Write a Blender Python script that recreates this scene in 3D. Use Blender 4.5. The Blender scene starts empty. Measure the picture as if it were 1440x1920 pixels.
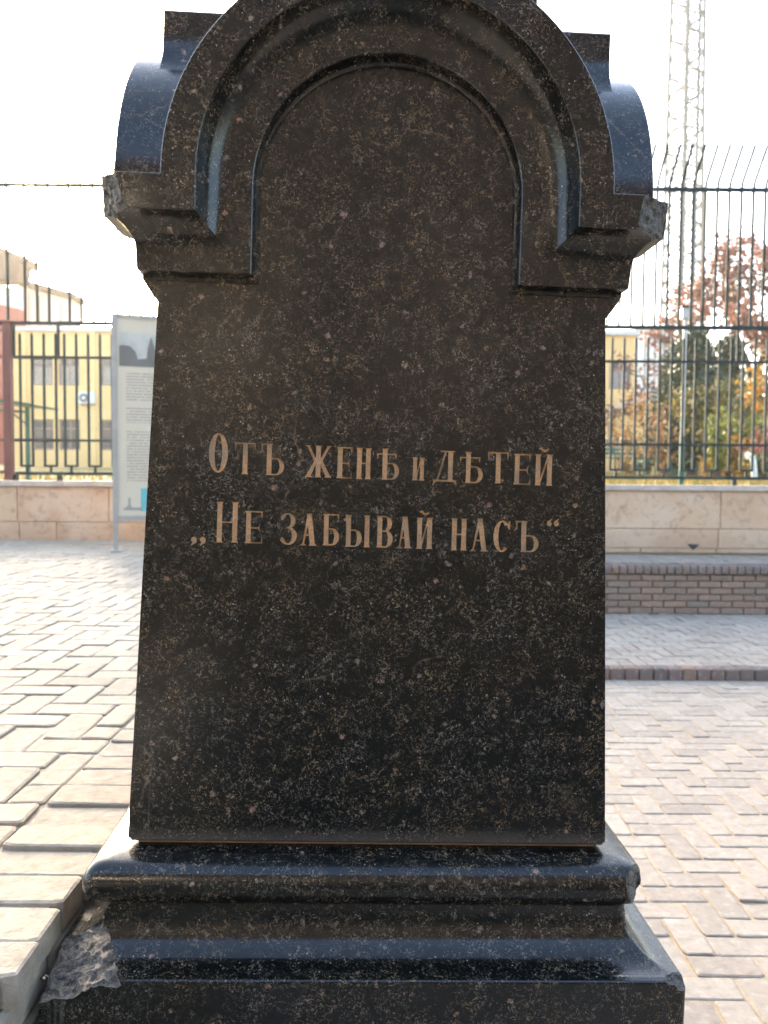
import bpy, bmesh, math, random
from mathutils import Vector, Matrix, noise
R = math.radians
random.seed(11)
S = bpy.context.scene
col = S.collection

# ------------------------------------------------------------------ camera
CAM = Vector((0, 0, 1.45)); PITCH = R(2.6); ROLL = R(0.4)
cd = bpy.data.cameras.new('camera'); cam = bpy.data.objects.new('camera', cd); col.objects.link(cam)
fw = Vector((0, math.cos(PITCH), -math.sin(PITCH)))
r0 = Vector((1, 0, 0)); u0 = Vector((0, math.sin(PITCH), math.cos(PITCH)))
rx = r0*math.cos(ROLL)+u0*math.sin(ROLL); up = u0*math.cos(ROLL)-r0*math.sin(ROLL)
cam.matrix_world = Matrix.Translation(CAM) @ Matrix((rx, up, -fw)).transposed().to_4x4()
cd.sensor_fit = 'VERTICAL'; cd.sensor_height = 36; cd.sensor_width = 27; cd.lens = 36*1500/1920
cd.clip_start = .02; cd.clip_end = 3000
cd.dof.use_dof = True; cd.dof.focus_distance = 1.36; cd.dof.aperture_fstop = 5.6
S.camera = cam
# ------------------------------------------------------------------ light
SUN_AZ = R(-22); SUN_EL = R(16)          # azimuth from +Y towards +X
w = bpy.data.worlds.new('World'); S.world = w; w.use_nodes = True
wt = w.node_tree; bg = wt.nodes['Background']
sky = wt.nodes.new('ShaderNodeTexSky'); sky.sky_type = 'NISHITA'; sky.sun_disc = False
sky.sun_elevation = SUN_EL; sky.sun_rotation = SUN_AZ
sky.air_density = 1.0; sky.dust_density = 3.5; sky.ozone_density = 1.0
wt.links.new(sky.outputs[0], bg.inputs[0]); bg.inputs[1].default_value = 0.15
sd = bpy.data.lights.new('sun', 'SUN'); sd.energy = 1.4; sd.angle = R(10); sd.color = (1, .83, .62)
so = bpy.data.objects.new('sun', sd); col.objects.link(so)
sdir = Vector((math.sin(SUN_AZ)*math.cos(SUN_EL), math.cos(SUN_AZ)*math.cos(SUN_EL), math.sin(SUN_EL)))
so.rotation_euler = (-sdir).to_track_quat('-Z', 'Y').to_euler(); so.location = (0, 0, 30)
S.view_settings.view_transform = 'Standard'; S.view_settings.look = 'None'
S.view_settings.gamma = 1; S.view_settings.exposure = 3.08

# ------------------------------------------------------------------ helpers
class NT:
    def __init__(s, name):
        s.m = bpy.data.materials.new(name); s.m.use_nodes = True; s.t = s.m.node_tree
        s.b = s.t.nodes['Principled BSDF']
    def put(s, sock, val):
        if isinstance(val, bpy.types.NodeSocket): s.t.links.new(val, sock)
        else: sock.default_value = val
    def n(s, typ, **kw):
        d = s.t.nodes.new('ShaderNode'+typ)
        for k, v in kw.items():
            if k.startswith('i_'):
                key = k[2:]; key = int(key) if key.isdigit() else key.replace('_', ' ')
                s.put(d.inputs[key], v)
            else: setattr(d, k, v)
        return d
    def obj(s): return s.n('TexCoord').outputs['Object']
    def noise(s, vec, scale, detail=3, rough=.5, dist=0, out=0):
        return s.n('TexNoise', i_Vector=vec, i_Scale=scale, i_Detail=detail, i_Roughness=rough, i_Distortion=dist).outputs[out]
    def ramp(s, fac, stops, const=False):
        d = s.n('ValToRGB', i_Fac=fac); e = d.color_ramp.elements
        if const: d.color_ramp.interpolation = 'CONSTANT'
        while len(e) < len(stops): e.new(.5)
        for el, (p, c) in zip(e, stops):
            el.position = p; el.color = (*c, 1) if not isinstance(c, (int, float)) else (c, c, c, 1)
        return d.outputs[0]
    def mix(s, f, a, b, mode='MIX'):
        d = s.n('Mix', data_type='RGBA', blend_type=mode)
        s.put(d.inputs[0], f)
        for sock, v in ((d.inputs[6], a), (d.inputs[7], b)):
            s.put(sock, v if isinstance(v, bpy.types.NodeSocket) else (*v, 1))
        return d.outputs[2]
    def math(s, op, a, b=0., c=0.):
        d = s.n('Math', operation=op)
        for i, v in enumerate((a, b, c)): s.put(d.inputs[i], v)
        return d.outputs[0]
    def sep(s, vec): return s.n('SeparateXYZ', i_0=vec).outputs
    def island(s): return s.n('NewGeometry').outputs['Random Per Island']
    def bump(s, h, strength=.5, dist=.01, normal=None):
        d = s.n('Bump', i_Height=h, i_Strength=strength, i_Distance=dist)
        if normal: s.put(d.inputs['Normal'], normal)
        s.put(s.b.inputs['Normal'], d.outputs[0]); return d.outputs[0]
    def set(s, **kw):
        for k, v in kw.items():
            k = k.replace('_', ' ')
            if isinstance(v, tuple) and len(v) == 3 and k == 'Base Color': v = (*v, 1)
            s.put(s.b.inputs[k], v)
        return s.m

class MB:
    """collects faces of one mesh"""
    def __init__(s): s.v = []; s.f = []; s.mi = []
    def add(s, verts, faces, mi=0):
        o = len(s.v); s.v += [tuple(v) for v in verts]
        s.f += [tuple(i+o for i in f) for f in faces]; s.mi += [mi]*len(faces)
    def box(s, a, b, mi=0, M=None):
        x0, y0, z0 = a; x1, y1, z1 = b
        v = [Vector(p) for p in ((x0,y0,z0),(x1,y0,z0),(x1,y1,z0),(x0,y1,z0),(x0,y0,z1),(x1,y0,z1),(x1,y1,z1),(x0,y1,z1))]
        if M: v = [M @ p for p in v]
        s.add(v, [(0,3,2,1),(4,5,6,7),(0,1,5,4),(1,2,6,5),(2,3,7,6),(3,0,4,7)], mi)
    def bbox(s, a, b, c=.004, mi=0, M=None, jit=0):
        """box with chamfered edges"""
        ctr = [(p+q)/2 for p, q in zip(a, b)]; h = [abs(q-p)/2 for p, q in zip(a, b)]
        bm = bmesh.new(); bmesh.ops.create_cube(bm, size=2)
        for v in bm.verts:
            v.co = Vector([ctr[i]+v.co[i]*h[i]+random.uniform(-jit, jit) for i in range(3)])
        bmesh.ops.bevel(bm, geom=bm.edges[:], offset=min(c, min(h)*.9), segments=1, affect='EDGES')
        s.frombm(bm, mi, M)
    def frombm(s, bm, mi=0, M=None):
        bm.verts.index_update()
        s.add([(M @ v.co if M else v.co) for v in bm.verts], [[v.index for v in f.verts] for f in bm.faces], mi); bm.free()
    def tube(s, pts, r, n=6, mi=0, cap=True):
        pts = [Vector(p) for p in pts]; rs = r if isinstance(r, (list, tuple)) else [r]*len(pts)
        V = []; F = []
        for i, p in enumerate(pts):
            t = (pts[min(i+1, len(pts)-1)]-pts[max(i-1, 0)]).normalized()
            a = t.cross(Vector((0, 0, 1)) if abs(t.z) < .9 else Vector((1, 0, 0))).normalized(); b = t.cross(a)
            V += [p+(a*math.cos(k*math.tau/n)+b*math.sin(k*math.tau/n))*rs[i] for k in range(n)]
        for i in range(len(pts)-1):
            for k in range(n): F.append((i*n+k, i*n+(k+1) % n, (i+1)*n+(k+1) % n, (i+1)*n+k))
        if cap: F += [tuple(range(n)), tuple(range((len(pts)-1)*n, len(pts)*n))[::-1]]
        s.add(V, F, mi)
    def prism(s, poly, v0, v1, ax='Y', mi=0):
        """polygon in (u,w) extruded along v; v0 / v1 may be callables of w"""
        n = len(poly); f0 = v0 if callable(v0) else (lambda w: v0); f1 = v1 if callable(v1) else (lambda w: v1)
        A = sum(poly[i][0]*poly[(i+1) % n][1]-poly[(i+1) % n][0]*poly[i][1] for i in range(n))
        if A < 0: poly = poly[::-1]
        V = [(p[0], f0(p[1]), p[1]) for p in poly]+[(p[0], f1(p[1]), p[1]) for p in poly]
        F = [tuple(range(n)), tuple(range(n, 2*n))[::-1]]+[((i+1) % n, i, n+i, n+(i+1) % n) for i in range(n)]
        s.add(V, F, mi)
    def build(s, name, mats, parent=None, smooth=None, M=None):
        me = bpy.data.meshes.new(name); me.from_pydata([(M @ Vector(v)) if M else v for v in s.v], [], s.f)
        for m in (mats if isinstance(mats, (list, tuple)) else [mats]): me.materials.append(m)
        me.polygons.foreach_set('material_index', s.mi); me.update()
        o = bpy.data.objects.new(name, me); col.objects.link(o)
        if parent: o.parent = parent
        if smooth: shade(me, smooth)
        return o
def shade(me, ang=30):
    me.polygons.foreach_set('use_smooth', [True]*len(me.polygons)); me.set_sharp_from_angle(angle=R(ang))
def recalc(me):
    bm = bmesh.new(); bm.from_mesh(me); bmesh.ops.remove_doubles(bm, verts=bm.verts, dist=1e-5)
    bmesh.ops.recalc_face_normals(bm, faces=bm.faces); bm.to_mesh(me); bm.free()
def empty(name, label=None, cat=None, loc=(0, 0, 0), rz=0, group=None):
    o = bpy.data.objects.new(name, None); col.objects.link(o); o.location = loc; o.rotation_euler = (0, 0, rz)
    o.empty_display_size = .1
    return tag(o, label, cat, group) if label else o
def tag(o, label=None, cat=None, group=None, kind=None):
    for k, v in (('label', label), ('category', cat), ('group', group), ('kind', kind)):
        if v: o[k] = v
    return o
def boolean(o, cutters):
    for c in cutters:
        m = o.modifiers.new('b', 'BOOLEAN'); m.operation = 'DIFFERENCE'; m.solver = 'EXACT'; m.object = c
        m.use_self = True; m.material_mode = 'TRANSFER'
    bpy.context.view_layer.update()
    dg = bpy.context.evaluated_depsgraph_get()
    me = bpy.data.meshes.new_from_object(o.evaluated_get(dg), preserve_all_data_layers=True, depsgraph=dg)
    o.modifiers.clear(); old = o.data; nm = old.name; o.data = me; bpy.data.meshes.remove(old); me.name = nm
def at(px, py, Y):
    d = fw+rx*((px-720)/1500)-up*((py-960)/1500)
    return CAM+d*(Y/d.y)

# ------------------------------------------------------------------ materials
def granite(name, rough=False):
    k = NT(name); g = k.obj()
    warp = k.noise(g, 60, 3, .6, 0, 1)
    gw = k.mix(.012, g, warp, 'ADD') if False else g
    cl = k.noise(g, 30, 3, .6, .6)                      # where the crystals gather
    cl2 = k.noise(g, 9, 2, .5)
    f1 = k.noise(g, 170, 5, .72, 1.4)                   # feathery mica
    f2 = k.noise(g, 50, 7, .77, 2.4)
    base = k.mix(k.ramp(cl, [(.38, 0), (.62, 1)]), (.0022, .0032, .003), (.0075, .0070, .006))
    m1 = k.math('MULTIPLY', k.ramp(f1, [(.548, 0), (.625, 1)]), k.ramp(cl, [(.38, .08), (.61, 1)]))
    c = k.mix(m1, base, k.mix(k.ramp(cl2, [(.40, 0), (.60, 1)]), (.205, .18, .15), (.225, .165, .095)))
    m2 = k.math('MULTIPLY', k.ramp(f2, [(.585, 0), (.645, 1)]), k.ramp(cl, [(.40, 0), (.60, .9)]))
    c = k.mix(m2, c, k.mix(k.ramp(cl2, [(.42, 0), (.58, 1)]), (.18, .162, .14), (.26, .17, .09)))
    # small bright flecks and rare pink crystals
    v = k.n('TexVoronoi', i_Vector=g, i_Scale=230.); vs = k.sep(v.outputs['Color'])
    m3 = k.math('MULTIPLY', k.math('LESS_THAN', v.outputs['Distance'], k.math('MULTIPLY', vs[1], .34)), k.math('GREATER_THAN', vs[0], .955))
    c = k.mix(k.math('MULTIPLY', m3, .8), c, (.33, .31, .28))
    wv = k.n('VectorMath', operation='ADD'); k.put(wv.inputs[0], g)
    sc = k.n('VectorMath', operation='SCALE'); k.put(sc.inputs[0], k.noise(g, 90, 2, .6, 0, 1)); sc.inputs['Scale'].default_value = .012
    k.put(wv.inputs[1], sc.outputs[0])
    v2 = k.n('TexVoronoi', i_Vector=wv.outputs[0], i_Scale=46.); vs2 = k.sep(v2.outputs['Color'])
    m4 = k.math('MULTIPLY', k.ramp(v2.outputs['Distance'], [(.14, 1), (.26, 0)]), k.math('GREATER_THAN', vs2[0], .90))
    m4 = k.math('MULTIPLY', m4, k.ramp(f1, [(.42, .15), (.6, 1)]))
    c = k.mix(m4, c, k.mix(vs2[1], (.40, .22, .14), (.26, .22, .19)))
    # hairline fissures
    v3 = k.n('TexVoronoi', feature='DISTANCE_TO_EDGE', i_Vector=wv.outputs[0], i_Scale=5.5)
    cr = k.math('MULTIPLY', k.ramp(v3.outputs['Distance'], [(.0, 1), (.012, 0)]), k.ramp(k.noise(g, 7, 3, .6), [(.54, 0), (.66, .7)]))
    cr = k.math('MULTIPLY', cr, k.ramp(f2, [(.40, 0), (.58, 1)]))
    c = k.mix(cr, c, (.22, .16, .11))
    if rough:
        n1 = k.noise(g, 70, 8, .7, .4); n2 = k.noise(g, 260, 4, .7)
        c = k.mix(k.ramp(n1, [(.38, 0), (.64, 1)]), (.035, .033, .030), (.24, .215, .185))
        c = k.mix(k.ramp(n2, [(.55, 0), (.68, .8)]), c, (.42, .38, .33))
        k.bump(k.math('ADD', n1, k.math('MULTIPLY', n2, .5)), .9, .012)
        return k.set(Base_Color=c, Roughness=.72, IOR=1.45)
    # lime-coloured drip stains low on the shaft and grime along its foot
    x, y, z = k.sep(g)
    mp = k.n('Mapping', i_Vector=g); mp.inputs['Scale'].default_value = (60, 1, 2.2)
    dr = k.ramp(k.noise(mp.outputs[0], 1., 4, .6), [(.60, 0), (.72, 1)])
    lo = k.n('MapRange', i_0=z); lo.inputs[1].default_value = .24; lo.inputs[2].default_value = .02
    dl = k.n('MapRange', i_0=x); dl.inputs[1].default_value = -.26; dl.inputs[2].default_value = -.34
    c = k.mix(k.math('MULTIPLY', k.math('MULTIPLY', dr, lo.outputs[0]), k.math('MULTIPLY', dl.outputs[0], .45)), c, (.16, .145, .125))
    ft = k.n('MapRange', i_0=k.math('ADD', z, k.math('MULTIPLY', k.math('SUBTRACT', cl, .5), .03))); ft.inputs[1].default_value = .028; ft.inputs[2].default_value = .004
    ft2 = k.math('MULTIPLY', ft.outputs[0], k.math('GREATER_THAN', z, -.004))
    c = k.mix(k.math('MULTIPLY', ft2, .5), c, (.12, .10, .085))
    rg = k.ramp(k.math('ADD', k.math('MULTIPLY', cl2, .5), k.math('MULTIPLY', f2, .5)), [(.35, .13), (.65, .27)])
    k.bump(k.noise(g, 420, 3, .6), .05, .002)
    return k.set(Base_Color=c, Roughness=rg, IOR=1.50)
M_GR = granite('polished_granite'); M_RG = granite('broken_granite', True)

k = NT('ochre_letter_paint'); g = k.obj()
n1 = k.noise(g, 260, 5, .7); n2 = k.noise(g, 24, 3, .6)
c = k.mix(k.ramp(n1, [(.35, 0), (.65, 1)]), (.62, .34, .165), (.92, .64, .36))
c = k.mix(k.math('MULTIPLY', k.ramp(n2, [(.45, 0), (.65, 1)]), .7), c, (.42, .33, .24))
n4 = k.noise(g, 420, 3, .7); c = k.mix(k.ramp(n4, [(.28, .6), (.38, 0)]), c, (.14, .09, .055)); c = k.mix(k.ramp(n4, [(.60, 0), (.70, .8)]), c, (.80, .62, .42))
k.bump(k.math('ADD', n1, n4), .9, .004); M_LET = k.set(Base_Color=c, Roughness=.6)

k = NT('sandy_mortar'); g = k.obj(); M_MORT = k.set(Base_Color=k.mix(k.noise(g, 60, 5, .6), (.20, .115, .06), (.42, .29, .18)), Roughness=.9)

def brick_mat(name, cols, bumpy=.6, dirt=(.16, .14, .12), big=.9):
    k = NT(name); g = k.obj(); isl = k.island()
    c = k.ramp(isl, [(i/(len(cols)-1), cc) for i, cc in enumerate(cols)])
    n1 = k.noise(g, 26, 6, .65); n2 = k.noise(g, 130, 4, .7); n3 = k.noise(g, big, 3, .5)
    c = k.mix(k.ramp(n1, [(.50, 0), (.78, .55)]), c, dirt)
    c = k.mix(k.ramp(n1, [(.26, .45), (.46, 0)]), c, (.62, .57, .50))
    c = k.mix(k.ramp(n3, [(.40, .0), (.66, .25)]), c, dirt)
    c = k.mix(k.ramp(n2, [(.60, 0), (.72, .35)]), c, dirt)
    k.bump(k.math('ADD', n1, k.math('MULTIPLY', n2, .35)), bumpy, .006)
    return k.set(Base_Color=c, Roughness=.92, Specular_IOR_Level=.12)
M_PAVE = brick_mat('buff_paving_brick', [(0.340, 0.286, 0.233), (0.401, 0.347, 0.286), (0.370, 0.316, 0.259), (0.319, 0.269, 0.222), (0.416, 0.356, 0.291)])
M_PAVL = brick_mat('cream_paving_brick', [(0.379, 0.327, 0.255), (0.433, 0.377, 0.295), (0.403, 0.351, 0.275), (0.348, 0.298, 0.237)], .8)
M_BRK = brick_mat('wall_brick', [(0.306, 0.200, 0.148), (0.252, 0.176, 0.133), (0.342, 0.212, 0.151), (0.270, 0.204, 0.158)], .7)
M_CAPB = brick_mat('cap_brick', [(0.244, 0.158, 0.129), (0.184, 0.144, 0.126), (0.280, 0.181, 0.132), (0.170, 0.134, 0.120), (0.258, 0.175, 0.151)], .7)
def sandy(name, a, b):
    k = NT(name); g = k.obj(); n = k.noise(g, 40, 6, .7); k.bump(k.noise(g, 150, 4, .7), .7, .006)
    return k.set(Base_Color=k.mix(k.ramp(n, [(.35, 0), (.65, 1)]), a, b), Roughness=.95)
M_JOINT = sandy('sandy_joint', (0.336, 0.255, 0.166), (0.442, 0.349, 0.234)); M_JOINTL = sandy('grey_joint', (.33, .28, .225), (.44, .38, .31))

M_UNSEEN = sandy('dark_unseen_ground', (.035, .034, .032), (.06, .056, .05))  # unseen ground made dark so the polished stone reflects less light
k = NT('travertine'); g = k.obj(); isl = k.island()
c = k.ramp(isl, [(0, (.55, .345, .215)), (.4, (.60, .40, .255)), (.7, (.53, .32, .195)), (1, (.59, .375, .24))])
n1 = k.noise(g, 1.6, 5, .6, .5); n2 = k.noise(g, 9, 6, .65, .8); n3 = k.noise(g, 60, 5, .7)
c = k.mix(k.ramp(n1, [(.45, 0), (.66, .75)]), c, (.66, .48, .345)); c = k.mix(k.ramp(n2, [(.50, 0), (.70, .7)]), c, (.30, .185, .12))
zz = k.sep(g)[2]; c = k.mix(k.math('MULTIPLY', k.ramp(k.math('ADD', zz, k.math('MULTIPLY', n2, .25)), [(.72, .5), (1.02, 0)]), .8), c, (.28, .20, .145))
c = k.mix(k.ramp(n3, [(.58, 0), (.72, .35)]), c, (.26, .18, .13))
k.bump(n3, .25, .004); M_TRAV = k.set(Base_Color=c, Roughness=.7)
k = NT('coping_stone'); g = k.obj(); n1 = k.noise(g, 5, 6, .65)
M_COPE = k.set(Base_Color=k.mix(k.ramp(n1, [(.35, 0), (.65, 1)]), (.42, .33, .26), (.58, .49, .41)), Roughness=.75)

def paint(name, c, rough=.45, chip=None, metal=0):
    k = NT(name); g = k.obj(); n = k.noise(g, 7, 5, .7)
    a = tuple(x*.78 for x in c)
    cc = k.mix(k.ramp(n, [(.35, 0), (.65, 1)]), a, c)
    if chip: cc = k.mix(k.ramp(k.noise(g, 24, 5, .7), [(.60, 0), (.68, .8)]), cc, chip)
    return k.set(Base_Color=cc, Roughness=rough, Metallic=metal)
M_FEN = paint('fence_dark_green_paint', (.022, .036, .034), .85, (.055, .04, .03))
M_RED = paint('red_brown_paint', (.17, .055, .045), .6)
M_GRN = paint('green_paint', (.02, .125, .095), .5)
M_WHT = paint('white_paint', (.74, .74, .72), .45)
M_MAST = paint('mast_grey_paint', (.17, .175, .15), .7)
M_CABLE = paint('cable_tray_grey', (.15, .165, .19), .6)
M_DARK = paint('dark_plastic', (.025, .03, .035), .5)
M_ALU = paint('aluminium_frame', (.36, .34, .31), .5)
M_ROOF = paint('brown_roof_sheet', (.055, .038, .032), .8)
M_REDW = paint('red_wall_paint', (.34, .075, .06), .8)
M_PALE = paint('pale_cladding', (.58, .58, .55), .7)
M_BLKB = paint('sky_blocker_brick', (.062, .056, .057), .9); M_BLKF = paint('sky_blocker_dark_foot', (.035, .034, .033), .9)  # colours of the added unseen blocker; its darker foot deepens the low reflections
M_WIN = NT('window_glass').set(Base_Color=(.075, .068, .072), Roughness=.15)
M_WFR = paint('window_frame_brown', (.20, .145, .125), .6)
M_SHUT = paint('pale_louvre', (.46, .42, .37), .7)
M_BLUEW = paint('pale_blue_cladding', (.60, .66, .70), .6)

k = NT('yellow_brick'); g = k.obj()
bt = k.n('TexBrick', i_Vector=g); bt.inputs['Scale'].default_value = 1
n1 = k.noise(g, .35, 4, .6); st = k.ramp(k.math('FRACT', k.math('MULTIPLY', k.sep(g)[2], 6.)), [(.0, .75), (.14, 1), (.9, 1), (1., .8)])
c = k.mix(k.ramp(n1, [(.35, 0), (.65, 1)]), (.70, .43, .17), (.80, .53, .23)); c = k.mix(1., c, st, 'MULTIPLY')
c = k.mix(k.ramp(k.noise(g, 3, 5, .7), [(.55, 0), (.75, .3)]), c, (.35, .22, .10)); M_YEL = k.set(Base_Color=c, Roughness=.85)

def leaf(name, cols, trans=.35):
    k = NT(name); isl = k.island(); c = k.ramp(isl, [(i/(len(cols)-1), cc) for i, cc in enumerate(cols)])
    k.set(Base_Color=c, Roughness=.55)
    t = k.n('BsdfTranslucent', i_Color=c); mx = k.n('MixShader', i_0=trans); k.put(mx.inputs[1], k.b.outputs[0]); k.put(mx.inputs[2], t.outputs[0])
    k.put(k.t.nodes['Material Output'].inputs[0], mx.outputs[0]); return k.m
L_RUST = leaf('rust_leaf', [(0.149, 0.053, 0.038), (0.230, 0.090, 0.060), (0.270, 0.128, 0.075), (0.121, 0.053, 0.045)])
L_DARK = leaf('dark_needle', [(.022, .042, .020), (.035, .060, .025), (.05, .07, .028), (.018, .033, .018)], .15)
L_YEL = leaf('yellow_leaf', [(.34, .20, .025), (.28, .19, .04), (.40, .17, .02), (.20, .17, .04)])
L_ORG = leaf('orange_leaf', [(.36, .16, .03), (.30, .19, .05), (.25, .10, .03), (.17, .14, .05)])
L_LIME = leaf('lime_leaf', [(.14, .17, .03), (.19, .20, .04), (.11, .14, .03)])
L_PINK = leaf('red_leaf', [(.33, .10, .07), (.26, .07, .05), (.36, .15, .08)])
L_SHRUB = leaf('shrub_leaf', [(.06, .09, .03), (.12, .12, .04), (.28, .20, .05), (.09, .11, .035)])
L_GRASS = leaf('grass_blade', [(.10, .12, .035), (.20, .17, .05), (.34, .22, .06), (.07, .10, .03)])
k = NT('bark'); g = k.obj(); n = k.noise(g, 14, 6, .7); k.bump(n, .8, .02); M_BARK = k.set(Base_Color=k.mix(n, (.05, .035, .028), (.13, .095, .075)), Roughness=.9)
k = NT('garden_soil_and_leaf_litter'); g = k.obj(); n = k.noise(g, 1.2, 6, .7)
M_GARD = k.set(Base_Color=k.ramp(n, [(.3, (.10, .12, .04)), (.48, (.20, .17, .06)), (.6, (.36, .25, .08)), (.75, (.28, .22, .13))]), Roughness=.95)

# ------------------------------------------------------------------ ground
TZ = .70                                    # level of the raised terrace on the left
STEP_Y = 5.68; BENCH_Y = 8.0; WALL_Y = 9.0
TX = -.545                                  # its edge beside the monument
m = MB(); m.add([(-1500,-1500,-.02),(1500,-1500,-.02),(1500,1500,-.02),(-1500,1500,-.02)], [(0,1,2,3)])
tag(m.build('ground', M_UNSEEN), kind='structure')
m = MB(); m.box((TX-.03, -.45, -.0195), (5.3, STEP_Y+.1, -.0045)); tag(m.build('paving_bed', M_JOINT), kind='structure')
def paver(m, x0, y0, x1, y1, z, gap=.004, jz=.003, ins=.007, drop=.03, jx=.002, clip=None):
    if clip:
        x0, x1 = max(x0, clip[0]), min(x1, clip[2]); y0, y1 = max(y0, clip[1]), min(y1, clip[3])
        if x1-x0 < .03 or y1-y0 < .03: return
    J = lambda s=jx: random.uniform(-s, s)
    q = [(x0+gap, y0+gap), (x1-gap, y0+gap), (x1-gap, y1-gap), (x0+gap, y1-gap)]
    q = [(a+J(), b+J()) for a, b in q]
    dz = random.gauss(0, jz); tx = random.gauss(0, jz*.8); ty = random.gauss(0, jz*.8)
    cx, cy = (x0+x1)/2, (y0+y1)/2
    hz = lambda a, b: z+dz+(a-cx)/.1*tx+(b-cy)/.1*ty
    sh = []
    for i in range(4):                      # eight-cornered worn top
        p, n_, b_ = q[i], q[(i+1) % 4], q[i-1]
        for t in (b_, n_):
            f = random.uniform(.03, .09); sh.append((p[0]+(t[0]-p[0])*f, p[1]+(t[1]-p[1])*f))
    V = [(a, b, z-drop) for a, b in sh]+[(a, b, hz(a, b)-ins*.6) for a, b in sh]
    for a, b in sh:
        i2 = ins*random.uniform(.7, 1.5)
        a2 = a+(i2 if a < cx else -i2); b2 = b+(i2 if b < cy else -i2); V.append((a2, b2, hz(a2, b2)))
    F = [tuple(range(16, 24))]+[(l*8+i, l*8+(i+1) % 8, (l+1)*8+(i+1) % 8, (l+1)*8+i) for l in (0, 1) for i in range(8)]
    m.add(V, F)
def herring(m, X0, Y0, X1, Y1, z, L=.205, **kw):
    W = L/2
    ni = int((X1-X0)/W)+6; nj = int((Y1-Y0)/W)+6
    for j in range(-3, nj):
        for i in range(-3, ni):
            t = (i-j) % 4
            x = X0+i*W; y = Y0+j*W
            if t == 0: b = (x, y, x+L, y+W)
            elif t == 2: b = (x+W*0, y, x+W, y+L) if False else None
            else: b = None
            if b: paver(m, *b, z, clip=(X0, Y0, X1, Y1), **kw)
            if t == 3: paver(m, x, y, x+W, y+L, z, clip=(X0, Y0, X1, Y1), **kw)
m = MB(); herring(m, TX+.03, -.4, 5.2, STEP_Y-.005, 0, jz=.0016, gap=.0035, ins=.0045, drop=.025)
tag(m.build('paving', M_PAVE), kind='structure')
# raised platform beyond a low brick step
m = MB()
m.box((TX+.02, STEP_Y+.03, -.05), (9, BENCH_Y+1.2, .066)); o = m.build('platform_bed', M_JOINT)
tag(o, kind='structure')
m = MB(); herring(m, TX+.03, STEP_Y+.11, 6.4, BENCH_Y-.005, .08, jz=.002, gap=.004, ins=.005, drop=.02)
tag(m.build('platform_paving', M_PAVE), kind='structure')
m = MB(); x = TX+.03
while x < 6.4:
    wd = random.uniform(.098, .106)
    m.bbox((x+.003, STEP_Y+random.uniform(-.004, .004), -.03), (x+wd-.003, STEP_Y+.105, .081+random.uniform(-.003, .003)), .008, jit=.002); x += wd
tag(m.build('brick_step_edge', M_CAPB), kind='structure')
# terrace on the left
m = MB(); m.box((-9, -1.5, -.05), (TX-.035, WALL_Y+.3, TZ-.0075)); tag(m.build('terrace_bed', M_JOINTL), kind='structure')
m = MB(); herring(m, -6.6, .1, TX-.225, WALL_Y-.02, TZ, L=.225, jz=.0017, gap=.0038, ins=.0048, drop=.016, jx=.003)
y = .1
while y < WALL_Y-.1:                         # header course along the terrace edge
    wd = random.uniform(.098, .112)
    paver(m, TX-.222, y, TX+random.uniform(-.022, .004), y+wd, TZ+random.uniform(-.003, .001), jz=.0018, gap=.003, ins=.0042, drop=.05, jx=.004); y += wd
tag(m.build('terrace_paving', M_PAVL), kind='structure')
m = MB()
for r_ in range(9):
    y = .0-(r_ % 2)*.11
    z1 = TZ-.055-r_*.073
    while y < STEP_Y+.2:
        m.bbox((TX-.12, y+.004, z1-.066), (TX-.012+random.uniform(-.006, .005), y+.216, z1), .008, jit=.003); y += .22
tag(m.build('terrace_edge_wall', M_PAVL), kind='structure')
m = MB(); m.add([(-60, WALL_Y+.28, 1.30), (60, WALL_Y+.28, 1.30), (60, 30, 1.47), (-60, 30, 1.47), (60, 80, 2.6), (-60, 80, 2.6), (400, 600, 3.2), (-400, 600, 3.2)], [(0,1,2,3), (3,2,4,5), (5,4,6,7)])
tag(m.build('garden_ground', M_GARD), kind='structure')

# ------------------------------------------------------------------ monument
MU = Vector((.99887503, .04180143, -.0223902)); MV = Vector((-.04181192, .9991255, 0)); MW = Vector((.02237062, .00093618, .99974931))
mon = empty('granite_monument', 'tall dark speckled granite memorial stone with arched top and gold Cyrillic inscription', 'monument')
mon.matrix_world = Matrix.Translation((-.02096949, 1.35, .81672827)) @ Matrix((MU, MV, MW)).transposed().to_4x4()
HB = .4124; BAT = .0313; V0 = .030; HS = HB-V0; RO = .363; WC = 1.106; WL = 1.100

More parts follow.
